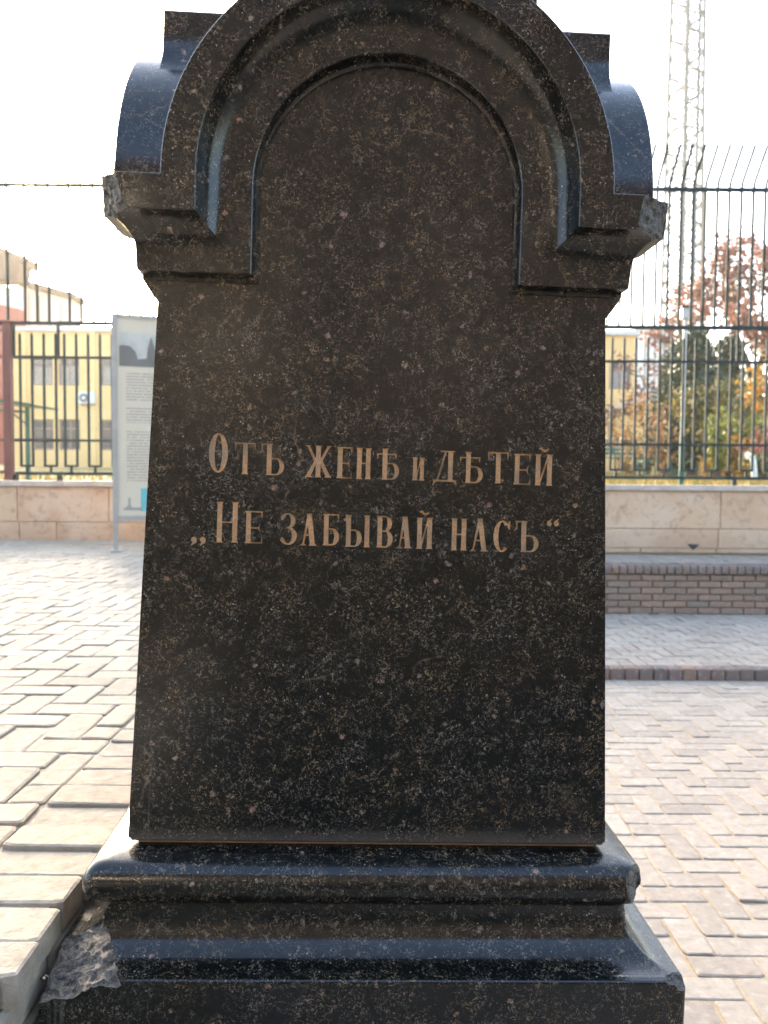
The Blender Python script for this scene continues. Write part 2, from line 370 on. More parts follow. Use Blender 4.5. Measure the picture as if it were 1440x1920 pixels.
def rough_cutter(pt, nrm, size=.3, amp=.006, depth=.16, seed=0, ext=None, rot=0):
    """closed slab whose near face is a broken, noisy surface; it takes away what lies outside the face"""
    nrm = Vector(nrm).normalized(); e1 = (Vector((1, 0, 0))-nrm*nrm.x).normalized(); e2 = nrm.cross(e1); e1, e2 = e1*math.cos(rot)+e2*math.sin(rot), e2*math.cos(rot)-e1*math.sin(rot); V = []; F = []
    a0, a1, b0, b1 = ext or (-size/2, size/2, -size/2, size/2); n = 64
    for j in range(n+1):
        for i in range(n+1):
            a = a0+(a1-a0)*i/n; b = b0+(b1-b0)*j/n; p = Vector((a, b, seed*.37))
            a += .004*noise.noise(p*70); b += .004*noise.noise(p*70+Vector((9, 9, 9)))
            h = amp*1.5*noise.noise(p*16)+amp*.9*noise.fractal(p*45, .8, 2., 5)+amp*.35*noise.noise(p*190)
            V.append(Vector(pt)+e1*a+e2*b+nrm*h)
    o_ = len(V)
    for j in range(n):
        for i in range(n): F.append((j*(n+1)+i, (j+1)*(n+1)+i, (j+1)*(n+1)+i+1, j*(n+1)+i+1))
    ring = [i for i in range(n+1)]+[(j)*(n+1)+n for j in range(1, n+1)]+[n*(n+1)+i for i in range(n-1, -1, -1)]+[j*(n+1) for j in range(n-1, 0, -1)]
    V += [V[i]+nrm*depth for i in ring]; L = len(ring)
    for i in range(L): F.append((ring[i], ring[(i+1) % L], o_+(i+1) % L, o_+i))
    F.append(tuple(range(o_, o_+L)))
    m = MB(); m.add(V, F); o = m.build('cutter', M_RG, mon); recalc(o.data); return o

# shaft -------------------------------------------------------------
m = MB()
hw = lambda z: HB-BAT*z
prof = []                                    # right side outline with small knocks along the arris, bottom to top
prof_l = [(-hw(.010)+.001, 0.000), (-hw(.010), .006), (-hw(.5), .5), (-hw(1.0), 1.0), (-.32, 1.0), (-.32, WC)]
arc = [(-.32*math.cos(t), WC+.32*math.sin(t)) for t in [math.pi*i/48 for i in range(1, 48)]]
prof_r = [(.32, WC), (.32, 1.0), (hw(1.0), 1.0), (hw(.5), .5), (hw(.01), .006), (hw(.01)-.001, .0)]
m.prism(prof_l+arc+prof_r, lambda z: BAT*z, lambda z: 2*HB-BAT*z)
shaft = m.build('shaft', M_GR, mon)
bm = bmesh.new(); bm.from_mesh(shaft.data)   # polished arris: small chamfer along the front and rear vertical edges and foot
ed = [e for e in bm.edges if all(v.co.z <= 1.0001 for v in e.verts) and all(abs(v.co.x) > .33 for v in e.verts) and abs(e.verts[0].co.y-e.verts[1].co.y) < .1]
ed += [e for e in bm.edges if all(v.co.z < 1e-4 for v in e.verts) and e not in ed]
bmesh.ops.bevel(bm, geom=ed, offset=.0045, segments=2, affect='EDGES'); bmesh.ops.recalc_face_normals(bm, faces=bm.faces); bm.to_mesh(shaft.data); bm.free()

# inscription: strokes are solids cut into the shaft; the same strokes, shallower, are the ochre fill ------------------
TH = .0082; tn = .0024
GL = [('O',-.2908,-.2587,.6305,.6975),('T',-.2468,-.2122,.6293,.6826),('HARD',-.2031,-.1634,.6288,.6823),('ZH',-.1281,-.0827,.6275,.6815),('E',-.074,-.0485,.6269,.6806),('N',-.0408,-.0151,.6266,.6802),('YAT',-.0054,.0329,.6267,.6802),('I',.0554,.0764,.627,.6663),('D',.0906,.1323,.6265,.6795),('YAT',.1375,.1774,.6251,.6785),('T',.1859,.221,.626,.6799),('E',.2308,.259,.6251,.6781),('J',.2675,.2981,.6246,.6785)]
GL2 = [('LQ',-.3173,-.3057,.5038,.5219),('LQ',-.3021,-.2913,.5042,.5223),('N',-.2753,-.2387,.5125,.5813),('E',-.2267,-.1977,.5119,.5672),('Z',-.1671,-.1386,.5116,.5652),('A',-.1325,-.1045,.5106,.5652),('B',-.0944,-.0668,.5116,.5657),('Y',-.0581,-.0144,.5103,.5652),('V',-.0029,.0251,.5103,.5651),('A',.0319,.0585,.5102,.5651),('J',.0656,.0934,.5102,.5638),('N',.1256,.1528,.509,.564),('A',.1589,.1903,.5082,.565),('S',.1987,.2274,.5081,.5623),('HARD',.2367,.2775,.5088,.5626),('RQ',.2897,.2991,.5535,.5701),('RQ',.3018,.3112,.5538,.5704)]
def stem(x, y0, y1, T=TH, fl=.0014, x2=None):
    x2 = x if x2 is None else x2; h = T/2; e = .0035
    L = lambda y: x+(x2-x)*(y-y0)/(y1-y0)
    return [(x-h-fl, y0), (x+h+fl, y0), (L(y0+e)+h, y0+e), (L(y1-e)+h, y1-e), (x2+h+fl, y1), (x2-h-fl, y1), (L(y1-e)-h, y1-e), (L(y0+e)-h, y0+e)]
def bar(x0, x1, y, t=tn): return [(x0, y-t/2), (x1, y-t/2), (x1, y+t/2), (x0, y+t/2)]
def arcst(cx, cy, ax, ay, a0, a1, Tx=TH, Ty=tn, n=18):
    o = []; i_ = []
    for k_ in range(n+1):
        a = R(a0+(a1-a0)*k_/n)
        o.append((cx+ax*math.cos(a), cy+ay*math.sin(a))); i_.append((cx+(ax-Tx)*math.cos(a), cy+(ay-Ty)*math.sin(a)))
    return o+i_[::-1]
def hook(x, y, dx, dy): return [(x, y), (x+dx, y), (x+dx*.92, y+dy), (x+dx*.55, y+dy*.25)]
def blob(cx, cy, r, tail):
    c = [(cx+r*math.cos(R(a)), cy+r*math.sin(R(a))) for a in range(0, 360, 24)]
    return [c, [(cx+tail*r, cy+.0005), (cx+tail*r*.2, cy+tail*r*.9), (cx-tail*r*.9, cy-tail*r*1.9), (cx-tail*r*1.1, cy-tail*r*2.2), (cx+tail*r*.8, cy-tail*r*1.1)]]
def glyph(n, x0, x1, y0, y1):
    W = x1-x0; H = y1-y0; P = []
    def topbar(a, b, y, s=.0105, left=True, right=True):
        P.append(bar(a, b, y-tn/2))
        if left: P.append([(a-.0008, y), (a+.0036, y), (a+.0026, y-.004), (a+.0004, y-s)])
        if right: P.append([(b+.0008, y), (b-.0036, y), (b-.0026, y-.004), (b-.0004, y-s)])
    def bowl(xl, xr, ya, yb, T=TH):
        cy = (ya+yb)/2; P.append(arcst(xr-(xr-xl)*.55, cy, (xr-xl)*.55, (yb-ya)/2, -92, 92, T, tn))
        P.append([(xl, ya), (xr-(xr-xl)*.53, ya), (xr-(xr-xl)*.53, ya+tn), (xl, ya+tn)]); P.append([(xl, yb-tn), (xr-(xr-xl)*.53, yb-tn), (xr-(xr-xl)*.53, yb), (xl, yb)])
    if n == 'O':
        cx, cy = (x0+x1)/2, (y0+y1)/2; P.append(arcst(cx, cy, W/2, H/2, -93, 93, .0098, .003, 24)); P.append(arcst(cx, cy, W/2, H/2, 87, 273, .0098, .003, 24))
    elif n == 'T':
        P.append(stem((x0+x1)/2, y0, y1-.0005)); topbar(x0, x1, y1, .016)
    elif n in ('HARD', 'YAT'):
        xs = x0+W*.36
        if n == 'HARD':
            P.append(stem(xs, y0, y1-.0004)); topbar(x0+W*.02, xs+.002, y1, .014, True, False); P.append([(x0, y1-.012), (x0+.003, y1-.004), (x0+.004, y1-.014), (x0-.003, y1-.018)])
        else:
            P.append(stem(xs, y0, y1)); topbar(x0, x0+W*.86, y1-H*.16, .0105)
        bowl(xs, x1, y0+.0002, y0+H*.55, .0078)
    elif n == 'ZH':
        cx = (x0+x1)/2; cy = y0+H*.5; P.append(stem(cx, y0, y1))
        for s in (-1, 1):
            P.append([(cx+s*.002, cy+.001), (cx+s*(W/2-.0085), y1-.002), (cx+s*(W/2-.010), y1), (cx+s*(W/2-.0005), y1), (cx+s*(W/2-.004), y1-.003), (cx+s*.006, cy-.001)])
            P.append([(cx+s*.001, cy+.003), (cx+s*.0055, cy+.004), (cx+s*(W/2-.003), y0+.004), (cx+s*W/2, y0), (cx+s*(W/2-.0125), y0), (cx+s*(W/2-.0105), y0+.003)])
    elif n == 'E':
        P.append(stem(x0+TH/2+.0014, y0+.0003, y1-.0003)); topbar(x0, x1, y1, .0135, False); ym = y0+H*.48
        P.append(bar(x0+TH*.8, x1-.0055, ym)); P.append([(x1-.0075, ym), (x1-.003, ym+.0085), (x1-.0042, ym), (x1-.003, ym-.0085)])
        P.append(bar(x0, x1, y0+tn/2)); P.append([(x1-.0036, y0), (x1+.0006, y0), (x1+.0004, y0+.0135), (x1-.0018, y0+.005)])
    elif n == 'N':
        a, b = x0+TH/2+.0012, x1-TH/2-.0012; P += [stem(a, y0, y1), stem(b, y0+.0001, y1-.0001), bar(a, b, y0+H*.5, .0024)]
    elif n in ('I', 'J'):
        T = TH if n == 'J' else .0066; a, b = x0+T/2+.0012, x1-T/2-.0012
        P += [stem(a, y0, y1, T), stem(b, y0+.0001, y1-.0001, T)]
        P.append([(a+T*.1, y0+.001), (a+T*.45, y0+.001), (b-T*.1, y1-.001), (b-T*.45, y1-.001)])
        if n == 'J':
            cx = (x0+x1)/2+.001; P.append(arcst(cx, y1+.011, .0072, .0072, 185, 350, .0018, .0042, 10))
            P.append([(cx-.007+2*.0018*math.cos(R(t)), y1+.0098+.0021*math.sin(R(t))) for t in range(0, 360, 30)])
    elif n == 'D':
        xr = x1-.0115; P.append(stem(xr, y0+.001, y1, TH)); P.append([(x0+.0065, y0+.002), (x0+.0098, y0+.002), (xr-.006, y1-.0004), (xr-.0095, y1-.0004)])
        P.append(bar(xr-.017, xr+.0075, y1-tn/2+.0001)); P.append(bar(x0+.001, x1-.001, y0+.0015, .0032))
        for s, x in ((1, x0), (-1, x1)): P.append([(x, y0-.0085), (x+s*.0024, y0-.004), (x+s*.0062, y0+.0005), (x+s*.0015, y0+.0035)])
    elif n == 'Z':
        cx = x0+W*.47; P.append(arcst(cx-.001, y1-H*.245, W*.46, H*.245, -96, 155, .0078, .0026, 22)); P.append(arcst(cx, y0+H*.275, W*.53, H*.285, -155, 96, .0085, .0026, 22))
        P.append([(x0+.0005+.0028+.0028*math.cos(R(t)), y1-H*.17+.0034*math.sin(R(t))) for t in range(0, 360, 30)])
        P.append([(x0+.0004+.003+.003*math.cos(R(t)), y0+H*.17+.0036*math.sin(R(t))) for t in range(0, 360, 30)])
    elif n == 'A':
        ap = x0+W*.5; P.append([(x0+.0035, y0+.002), (x0+.0062, y0+.002), (ap+.001, y1-.006), (ap-.0025, y1)])
        P.append([(x1-.0115, y0+.002), (x1-.003, y0+.002), (ap+.0042, y1), (ap-.0042, y1)])
        P.append(bar(x0+W*.24, x1-W*.3, y0+H*.33)); P.append([(x0-.0008, y0), (x0+.0105, y0), (x0+.0062, y0+.004), (x0+.0036, y0+.004)])
        P.append([(x1-.0135, y0-.0001), (x1+.0004, y0-.0001), (x1-.003, y0+.0038), (x1-.0115, y0+.0038)])
    elif n == 'B':
        P.append(stem(x0+TH/2+.0014, y0+.0003, y1-.0003)); topbar(x0, x1-.001, y1, .0135, False); bowl(x0+TH*.6, x1, y0+.0002, y0+H*.55, .0085)
    elif n == 'Y':
        xs = x0+W*.16; P.append(stem(xs, y0, y1)); bowl(xs, x0+W*.69, y0+.0002, y0+H*.55, .0082); P.append(stem(x1-TH/2-.0008, y0, y1, TH)); P.append([(x0-.0022, y1-.008), (xs, y1-.003), (xs, y1-.011), (x0+.001, y1-.011)])
    elif n == 'V':
        P.append(stem(x0+TH/2+.0014, y0+.0003, y1-.0003)); bowl(x0+TH*.6, x1, y0+.0002, y0+H*.54, .0085); bowl(x0+TH*.6, x1-.0018, y0+H*.5, y1-.0002, .0078)
    elif n == 'S':
        cx, cy = x0+W*.52, (y0+y1)/2; P.append(arcst(cx, cy, W*.52, H/2, 48, 312, .0088, .0026, 30))
        P.append([(x1-.0055, y1-.0085), (x1-.0028, y1-.0012), (x1, y1-.0005), (x1-.0004, y1-.0165), (x1-.003, y1-.0135)])
    elif n == 'LQ': P += blob(x0+W*.42, y1-.0062, .0049, 1)
    elif n == 'RQ': P += blob(x0+W*.62, y0+.0052, .0042, -1)
    return P
cut = MB(); fills = []
random.seed(5)
for gl in (GL, GL2):
    for g_ in gl:
        f = MB()
        for i, p in enumerate(glyph(*g_)):
            p = [(a+random.uniform(-.00022, .00022), b+random.uniform(-.00022, .00022)) for a, b in p]
            dd = .0030+.00011*i
            cut.prism(p, lambda z: BAT*z-.004, lambda z, e=.00005*i: BAT*z+.0060+e)
            f.prism(p, lambda z, d=dd: BAT*z+d, lambda z, e=.00005*i: BAT*z+.0059+e)
        fills.append(f)
cutter = cut.build('cutter', M_LET, mon); recalc(cutter.data)
knocks = []
for (px_, w_, s_) in ((.3985, .247, .0085), (.388, .70, .008), (.386, .64, .006), (.4005, .20, .005), (.409, .10, .005), (.393, .43, .005), (-.3985, .44, .005), (-.392, .60, .004)):
    b_ = bmesh.new(); bmesh.ops.create_icosphere(b_, subdivisions=2, radius=1)
    for v in b_.verts: v.co = Vector((px_+.004*(1 if px_ > 0 else -1), BAT*w_-.003, w_))+Vector((v.co.x, v.co.y, v.co.z*random.uniform(.9, 1.6)))*s_*(1+.35*noise.noise(v.co*3+Vector((w_*9, 0, 0))))
    mm = MB(); mm.frombm(b_); knocks.append(mm.build('cutter', M_RG, mon))
boolean(shaft, [cutter]+knocks); shade(shaft.data, 25)
for f in fills: f.build('letter', M_LET, shaft)
for c_ in [cutter]+knocks: bpy.data.objects.remove(c_)

# base: torus, hollow and plinth as one stone ------------------------
prof = [(-.30, -.0075), (-.004, -.008), (.020, -.011)]
prof += [(.030+.030*math.sin(t)*1.0, -.0495+.0355*math.cos(t)) for t in [math.pi*(.04+.90*i/16) for i in range(17)]]
prof += [(.032, -.0855), (.0305, -.090), (.0305, -.104)]
prof += [(.0305+.066*(1-math.cos(t)), -.108-.064*math.sin(t)) for t in [math.pi/2*i/12 for i in range(1, 13)]]
prof += [(.1045, -.1735), (.1065, -.1755), (.1072, -.178), (.1072, -.83), (-.30, -.83)]
def sq_ring(p, rc=.007, seg=4):
    h = HB+p; r_ = min(rc, h*.5); pts = []
    for q_ in range(4):
        cx, cy = [(h-r_, -(h-r_)), (h-r_, h-r_), (-(h-r_), h-r_), (-(h-r_), -(h-r_))][q_]
        for s_ in range(seg+1):
            a = -math.pi/2+q_*math.pi/2+math.pi/2*s_/seg; pts.append((cx+r_*math.cos(a), cy+r_*math.sin(a)+HB))
    return pts
m = MB(); V = []; n = 20
for (p, z) in prof: V += [(a, b, z) for a, b in sq_ring(p, .018 if z > -.10 else .008)]
F = [(i*n+k_, (i+1)*n+k_, (i+1)*n+(k_+1) % n, i*n+(k_+1) % n) for i in range(len(prof)-1) for k_ in range(n)]
F += [tuple(range(n)), tuple(range((len(prof)-1)*n, len(prof)*n))[::-1]]
m.add(V, F); base = m.build('base', M_GR, mon); recalc(base.data)
cs = [rough_cutter((-.405, -.105, -.180), (-.27, -.226, .93), .2, .006, .036, 3.1, (-.22, .012, -.09, .15), R(22)), rough_cutter((.506, -.098, -.178), (.42, -.42, .80), .2, .005, seed=7.7),
      rough_cutter((.436, -.052, -.05), (.80, -.60, .05), .11, .004, .06, seed=11.3)]
boolean(base, cs); shade(base.data, 24)
for c_ in cs: bpy.data.objects.remove(c_)
m = MB(); m.box((-HB+.016, .016, -.0118), (HB-.016, 2*HB-.016, .002)); m.build('mortar_bed', M_MORT, mon)

# head: four arched mouldings, barrels, crossing block ----------------
mp = [(0, .0815), (.0015, .083), (.0545, .083), (.056, .0815), (.0575, .076), (.0600, .066), (.0645, .056), (.071, .047), (.079, .040), (.088, .0345), (.097, .0315), (.1, .031), (.1375, .029), (.1395, .0275), (.1420, .012), (.1435, .0075), (.1465, .0068), (.1485, .0045), (.1495, -.002), (.1495, -.0145), (.0, -.0145)]
def moulding():
    st = []
    st.append([(-(HS+p), V0-p, WL-d) for d, p in mp])
    st.append([(-(RO-d), V0-p, WL-d) for d, p in mp])
    for i in range(0, 97):
        a = math.pi*(1-i/96); st.append([((RO-d)*math.cos(a), V0-p, WC+(RO-d)*math.sin(a)) for d, p in mp])
    st.append([((RO-d), V0-p, WL-d) for d, p in mp]); st.append([((HS+p), V0-p, WL-d) for d, p in mp])
    n = len(mp); V = [p for s in st for p in s]
    F = [(i*n+k_, i*n+(k_+1) % n, (i+1)*n+(k_+1) % n, (i+1)*n+k_) for i in range(len(st)-1) for k_ in range(n)]
    F += [tuple(range(n))[::-1], tuple(range((len(st)-1)*n, len(st)*n))]
    return V, F
mv, mf = moulding()
cs = [rough_cutter((-.424, -.046, 1.055), (-.66, -.72, -.18), .26, .006, seed=2.3), rough_cutter((.412, -.047, 1.05), (.60, -.77, -.22), .26, .006, seed=5.9)]
for q_ in range(4):
    M = Matrix.Translation((0, HB, 0)) @ Matrix.Rotation(math.pi/2*q_, 4, 'Z') @ Matrix.Translation((0, -HB, 0))
    m = MB(); m.add([M @ Vector(p) for p in mv], mf); o = m.build('arched_moulding', M_GR, mon); recalc(o.data)
    if q_ in (0, 1, 3): boolean(o, [cs[0], cs[1]] if q_ == 0 else [cs[1]] if q_ == 1 else [cs[0]])
    shade(o.data, 26)
for c_ in cs: bpy.data.objects.remove(c_)
m = MB()
dsh = lambda r_: [(-r_, 1.0), (-r_, WC)]+[(-r_*math.cos(math.pi*i/64), WC+r_*math.sin(math.pi*i/64)) for i in range(1, 64)]+[(r_, WC), (r_, 1.0)]
m.prism(dsh(RO-.0003), V0+.010, 2*HB-V0-.010)
m2 = MB(); m2.prism(dsh(RO-.0003), V0+.010, 2*HB-V0-.010)
M = Matrix.Translation((0, HB, 0)) @ Matrix.Rotation(math.pi/2, 4, 'Z') @ Matrix.Translation((0, -HB, 0))
m.add([M @ Vector(v) for v in m2.v], m2.f)
o = m.build('vaulted_roof', M_GR, mon, 30)
m = MB(); m.box((-HS+.004, V0+.004, .97), (HS-.004, 2*HB-V0-.004, WL-.0004)); m.build('head_core', M_GR, mon)
m = MB(); m.prism([(-.2, .9107), (.2, .9107), (.2, .96), (.235, .97), (.235, WC)]+[(.235*math.cos(math.pi*i/48), WC+.235*math.sin(math.pi*i/48)) for i in range(1, 48)]+[(-.235, WC), (-.235, .97), (-.2, .96)], .0285, .06)
m.build('tympanum', M_GR, mon)
for s_ in (-1, 1):
    m = MB()
    pf = [(s_*(HS-.02), .968), (s_*(HS+.0275), .968), (s_*(HS+.0268), .952), (s_*(HS+.012), .930), (s_*(HS+.0), .915), (s_*(HS-.02), .913)]
    m.prism(pf, .0315, 2*HB-.0315); m.build('side_corbel', M_GR, mon)
# crossing block: two crossing bars that ride on the arches, each with a hollow foot
kp = [(-.232, 1.480), (.232, 1.480), (.236, 1.476)]
fil = [(.236*(1-t)**2+2*t*(1-t)*.236+t*t*.274, 1.430*(1-t)**2+2*t*(1-t)*1.382+t*t*1.3435) for t in [i/8 for i in range(9)]]
kp += fil
a0 = math.atan2(1.340-WC, .284)
kp += [(.340*math.cos(a0+(math.pi-2*a0)*i/20), WC+.340*math.sin(a0+(math.pi-2*a0)*i/20)) for i in range(21)]
kp += [(-x, z) for x, z in fil[::-1]]+[(-.236, 1.476)]
m = MB(); m.prism(kp, HB-.416, HB+.416)
m2 = MB(); m2.prism([(x, z-.0012 if z > 1.47 else z) for x, z in kp], HB-.416, HB+.416)
m.add([M @ Vector(v) for v in m2.v], m2.f); m.build('crossing_block', M_GR, mon, 35)

# ------------------------------------------------------------------ boundary wall, brick bench, fence
wall = empty('boundary_wall', 'low wall of pinkish beige travertine slabs under the dark railing', 'wall', (0, WALL_Y, 0))
m = MB(); random.seed(3)
m.box((-9, .03, -.05), (9, .27, 1.30)); m.build('core', M_JOINTL, wall)
m = MB()
def course(z0, z1, xs):
    for a, b in zip(xs[:-1], xs[1:]):
        d = random.uniform(0, .004); m.bbox((a+.004, -d, z0+.003), (b-.004, .028, z1-.003), .003)
course(.60, .655, [-.6, .3, 1.3, 2.1, 2.9, 3.75, 4.35, 5.1, 6, 7.2, 8.9]); course(.655, .875, [-.6, .9, 2.2, 3.77, 5.3, 6.6, 8.9]); course(.875, 1.30, [-.6, .8, 2.1, 3.79, 5.4, 7, 8.9])
course(.68, .905, [-9, -7.2, -5.6, -4.11, -3.69, -2.45, -1.4, -.6]); course(.905, 1.30, [-9, -7, -5.5, -4.13, -3.1, -1.7, -.6])
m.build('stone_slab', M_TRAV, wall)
m = MB(); xs = [-9, -7.4, -5.2, -3.6, -2.0, -.3, 1.3, 2.9, 4.5, 6.1, 7.7, 9]
for a, b in zip(xs[:-1], xs[1:]): m.bbox((a+.002, -.035, 1.302), (b-.002, .30, 1.368), .006)
m.build('coping', M_COPE, wall)
bench = empty('brick_bench', 'long low brick bench with rounded brick edge at the foot of the stone wall', 'bench', (0, BENCH_Y, 0))
m = MB(); m.box((TX+.02, .04, .0), (9, .985, .545)); m.build('core', M_JOINT, bench)
m = MB()
for r_ in range(6):
    x = TX+.03-(r_ % 2)*.115
    z0 = .082+r_*.067
    while x < 7:
        m.bbox((x+.005, random.uniform(-.003, .003), z0), (x+.225, .04, z0+.058), .006, jit=.0015); x += .23
m.build('brick_face', M_BRK, bench)
m = MB(); x = TX+.03
while x < 7:
    wd = random.uniform(.074, .082); dz = random.uniform(-.004, .004)
    z1 = .572+dz; pf = [(-.028, .488), (-.034, .50), (-.036, z1-.03), (-.028, z1-.008), (-.012, z1), (.19, z1+.002), (.19, .488)]
    y_ = random.uniform(-.003, .003); a, b = x+.006, x+wd-.006; nn = len(pf)
    V = [(a, p+y_, z) for p, z in pf]+[(b, p+y_, z) for p, z in pf]
    m.add(V, [tuple(range(nn))[::-1], tuple(range(nn, 2*nn))]+[(i, (i+1) % nn, nn+(i+1) % nn, nn+i) for i in range(nn)]); x += wd
m.build('rounded_brick_edge', M_CAPB, bench)
m = MB(); herring(m, TX+.04, .2, 7, .985, .575, jz=.002, gap=.004, ins=.004, drop=.03); m.build('brick_seat', M_PAVE, bench)
m = MB(); m.prism([(3.42, .705), (3.56, .70), (3.49, .635)], -.006, .02); m.build('drain_hole', M_DARK, wall)

SP = .1293; PL = 2.5426; FY = WALL_Y+.06
def mbox(a, b): m_ = MB(); m_.box(a, b); return m_
def fence_panel(x0, mat, label, first=None):
    root = empty('railing_panel', label, 'railing', (x0, FY, 0), group='railing panels along the stone wall')
    if first:
        for ch in first.children:
            c = ch.copy(); col.objects.link(c); c.parent = root
            if mat is not M_FEN: c.material_slots[0].link = 'OBJECT'; c.material_slots[0].material = mat
        return root
    for z, h in ((1.448, .034), (1.822, .026), (2.752, .026), (3.132, .042), (4.655, .040)):
        mbox((-.002, -.017, z-h/2), (PL-.004, .017, z+h/2)).build('rail', mat, root)
    mbox((-.022, -.022, 1.36), (.022, .022, 1.43)).build('foot', mat, root)
    mbox((-.013, -.012, 2.766), (.013, .012, 3.11)).build('post', mat, root)
    nb = 19; sp = PL/nb; ub = None
    lo = hi = None
    for i in range(nb):
        x = (i+.5)*sp
        if lo is None:
            mm = MB(); mm.box((-.0115, -.0115, 1.525), (.0115, .0115, 3.0)); mm.add([(-.0115, -.0115, 3.0), (.0115, -.0115, 3.0), (.0115, .0115, 3.0), (-.0115, .0115, 3.0), (0, 0, 3.03)], [(0,1,4), (1,2,4), (2,3,4), (3,0,4)])
            lo = mm.build('bar', mat, root); o = lo
        else: o = lo.copy(); col.objects.link(o); o.parent = root
        o.location.x = x
        if hi is None:
            mm = MB(); mm.tube([(0, 0, 3.14), (0, 0, 4.66), (0, -.03, 4.74), (0, -.31, 5.02)], 0.0155, 6); hi = mm.build('spike', mat, root); o = hi
        else: o = hi.copy(); col.objects.link(o); o.parent = root
        o.location.x = x+sp*.5
    for i in range(0, nb-1, 2):
        mm = mbox((-sp/2, -.0105, 1.522), (sp/2, .0105, 1.546)) if ub is None else None
        if ub is None: mm.box((-.012, -.011, 1.462), (.012, .011, 1.5225)); ub = mm.build('tie', mat, root); o = ub
        else: o = ub.copy(); col.objects.link(o); o.parent = root
        o.location.x = (i+1)*sp
    return root
p0 = fence_panel(-3.671, M_FEN, 'tall dark green railing panel left of the monument, mostly behind the white notice board')
fence_panel(-3.671+PL, M_FEN, 'dark green railing panel hidden behind the middle of the granite monument', p0)
fence_panel(-3.671+2*PL, M_FEN, 'tall dark railing panel right of the monument, in front of the white detector post', p0)
fence_panel(-3.671+3*PL, M_FEN, 'dark railing panel at the far right edge in front of the rust leaved tree', p0)
root = empty('railing_panel', 'short dark green railing panel at the far left beside the red brown gate post', 'railing', (-4.17, FY, 0), group='railing panels along the stone wall')
for ch in p0.children:
    if ch.name.startswith(('bar', 'spike', 'tie')) and ch.location.x > .50: continue
    c = ch.copy(); col.objects.link(c); c.parent = root
    if ch.name.startswith('rail'):
        z = sum(v.co.z for v in ch.data.vertices)/8; bpy.data.objects.remove(c); mbox((0, -.017, z-.017), (.497, .017, z+.017)).build('rail', M_FEN, root)
gp = empty('gate_post', 'red brown steel gate post standing at the left end of the railing', 'post', (-4.235, FY-.01, 1.37))
mm = MB(); mm.bbox((-.045, -.04, 0), (.045, .04, 1.76), .004); mm.build('post', M_RED, gp); mm = MB(); mm.bbox((-.055, -.05, 1.76), (.055, .05, 1.785), .006); mm.build('cap', M_RED, gp)
gt = empty('steel_gate', 'red brown barred steel gate cut off by the left edge of the picture', 'gate', (-4.30, FY, 0))
for z in (1.46, 1.822, 2.752, 3.05): mbox((-1.8, -.016, z-.018), (0, .016, z+.018)).build('rail', M_RED, gt)
for i in range(13): mbox((-.12-i*.13, -.011, 1.478), (-.098-i*.13, .011, 3.032)).build('bar', M_RED, gt)

for z, h in ((3.132, .042), (4.655, .040)): mbox((-1.8, -.017, z-h/2), (.128, .017, z+h/2)).build('upper_rail', M_FEN, gt)
for i in range(14): o = p0.children[0].copy() if False else bpy.data.objects.new('spike', next(c.data for c in p0.children if c.name.startswith('spike'))); col.objects.link(o); o.parent = gt; o.location.x = .07-i*.1338
def detector_post(x, y, label, head):
    r = empty('detector_post', label, 'post', (x, y, 1.37), group='white and green detector posts behind the railing')
    mm = MB(); mm.tube([(0, 0, 0), (0, 0, .56)], .029, 14); mm.build('green_base', M_GRN, r, 40)
    mm = MB(); mm.tube([(0, 0, .561), (.006, 0, 1.90)], .022, 14); mm.build('pole', M_WHT, r, 40)
    if head == 'box':
        mm = MB(); mm.bbox((-.045, -.05, 1.905), (.055, .05, 2.03), .006); mm.build('housing', M_WHT, r)
        mm = MB(); mm.bbox((-.062, -.065, 2.031), (.072, .065, 2.05), .004); mm.build('lid', M_DARK, r)
    else:
        mm = MB(); mm.tube([(-.075, 0, 2.2), (-.07, 0, 2.02), (-.03, 0, 1.95), (.04, 0, 1.95), (.08, 0, 2.02), (.085, 0, 2.2)], .009, 8); mm.build('forked_bracket', M_MAST, r, 40)
    return r
detector_post(3.455, 9.32, 'white post with a green foot and square capped head right of the monument', 'box')
detector_post(-3.125, 9.32, 'white post with a green foot and forked top beside the notice board', 'fork')

# ------------------------------------------------------------------ notice board
nb_ = empty('notice_board', 'tall pale notice board with a faded photograph and lines of text left of the monument', 'notice board', (-2.60, 7.66, TZ), R(17))
mm = MB(); mm.bbox((0, 0, .30), (.05, .05, 2.275), .004); mm.bbox((.99, 0, .30), (1.04, .05, 2.275), .004); mm.box((.05, .004, .30), (.99, .046, .345)); mm.box((.05, .004, 2.235), (.99, .046, 2.272)); mm.build('frame', M_ALU, nb_)
for x in (.004, .994): mm = MB(); mm.bbox((x, .003, 0), (x+.042, .047, .302), .004); mm.build('leg', M_ALU, nb_)
mm = MB(); mm.box((-.02, -.06, 0), (.07, .11, .02)); mm.box((.97, -.06, 0), (1.06, .11, .02)); mm.build('foot_plate', M_ALU, nb_)
k = NT('printed_board'); g = k.obj(); x, y, z = k.sep(g)
ln = k.math('FRACT', k.math('MULTIPLY', z, 36.)); lnid = k.math('FLOOR', k.math('MULTIPLY', z, 36.))
cv = k.n('CombineXYZ'); k.put(cv.inputs[0], k.math('MULTIPLY', x, 34.)); k.put(cv.inputs[1], k.math('MULTIPLY', lnid, 3.7))
wrd = k.math('GREATER_THAN', k.noise(cv.outputs[0], 1.5, 2, .5), .40)
gap = k.math('GREATER_THAN', k.noise(k.math('MULTIPLY', lnid, .37), 1., 0), .38) if False else 1.
ink = k.math('MULTIPLY', k.math('MULTIPLY', k.math('GREATER_THAN', ln, .42), k.math('LESS_THAN', ln, .86)), wrd)
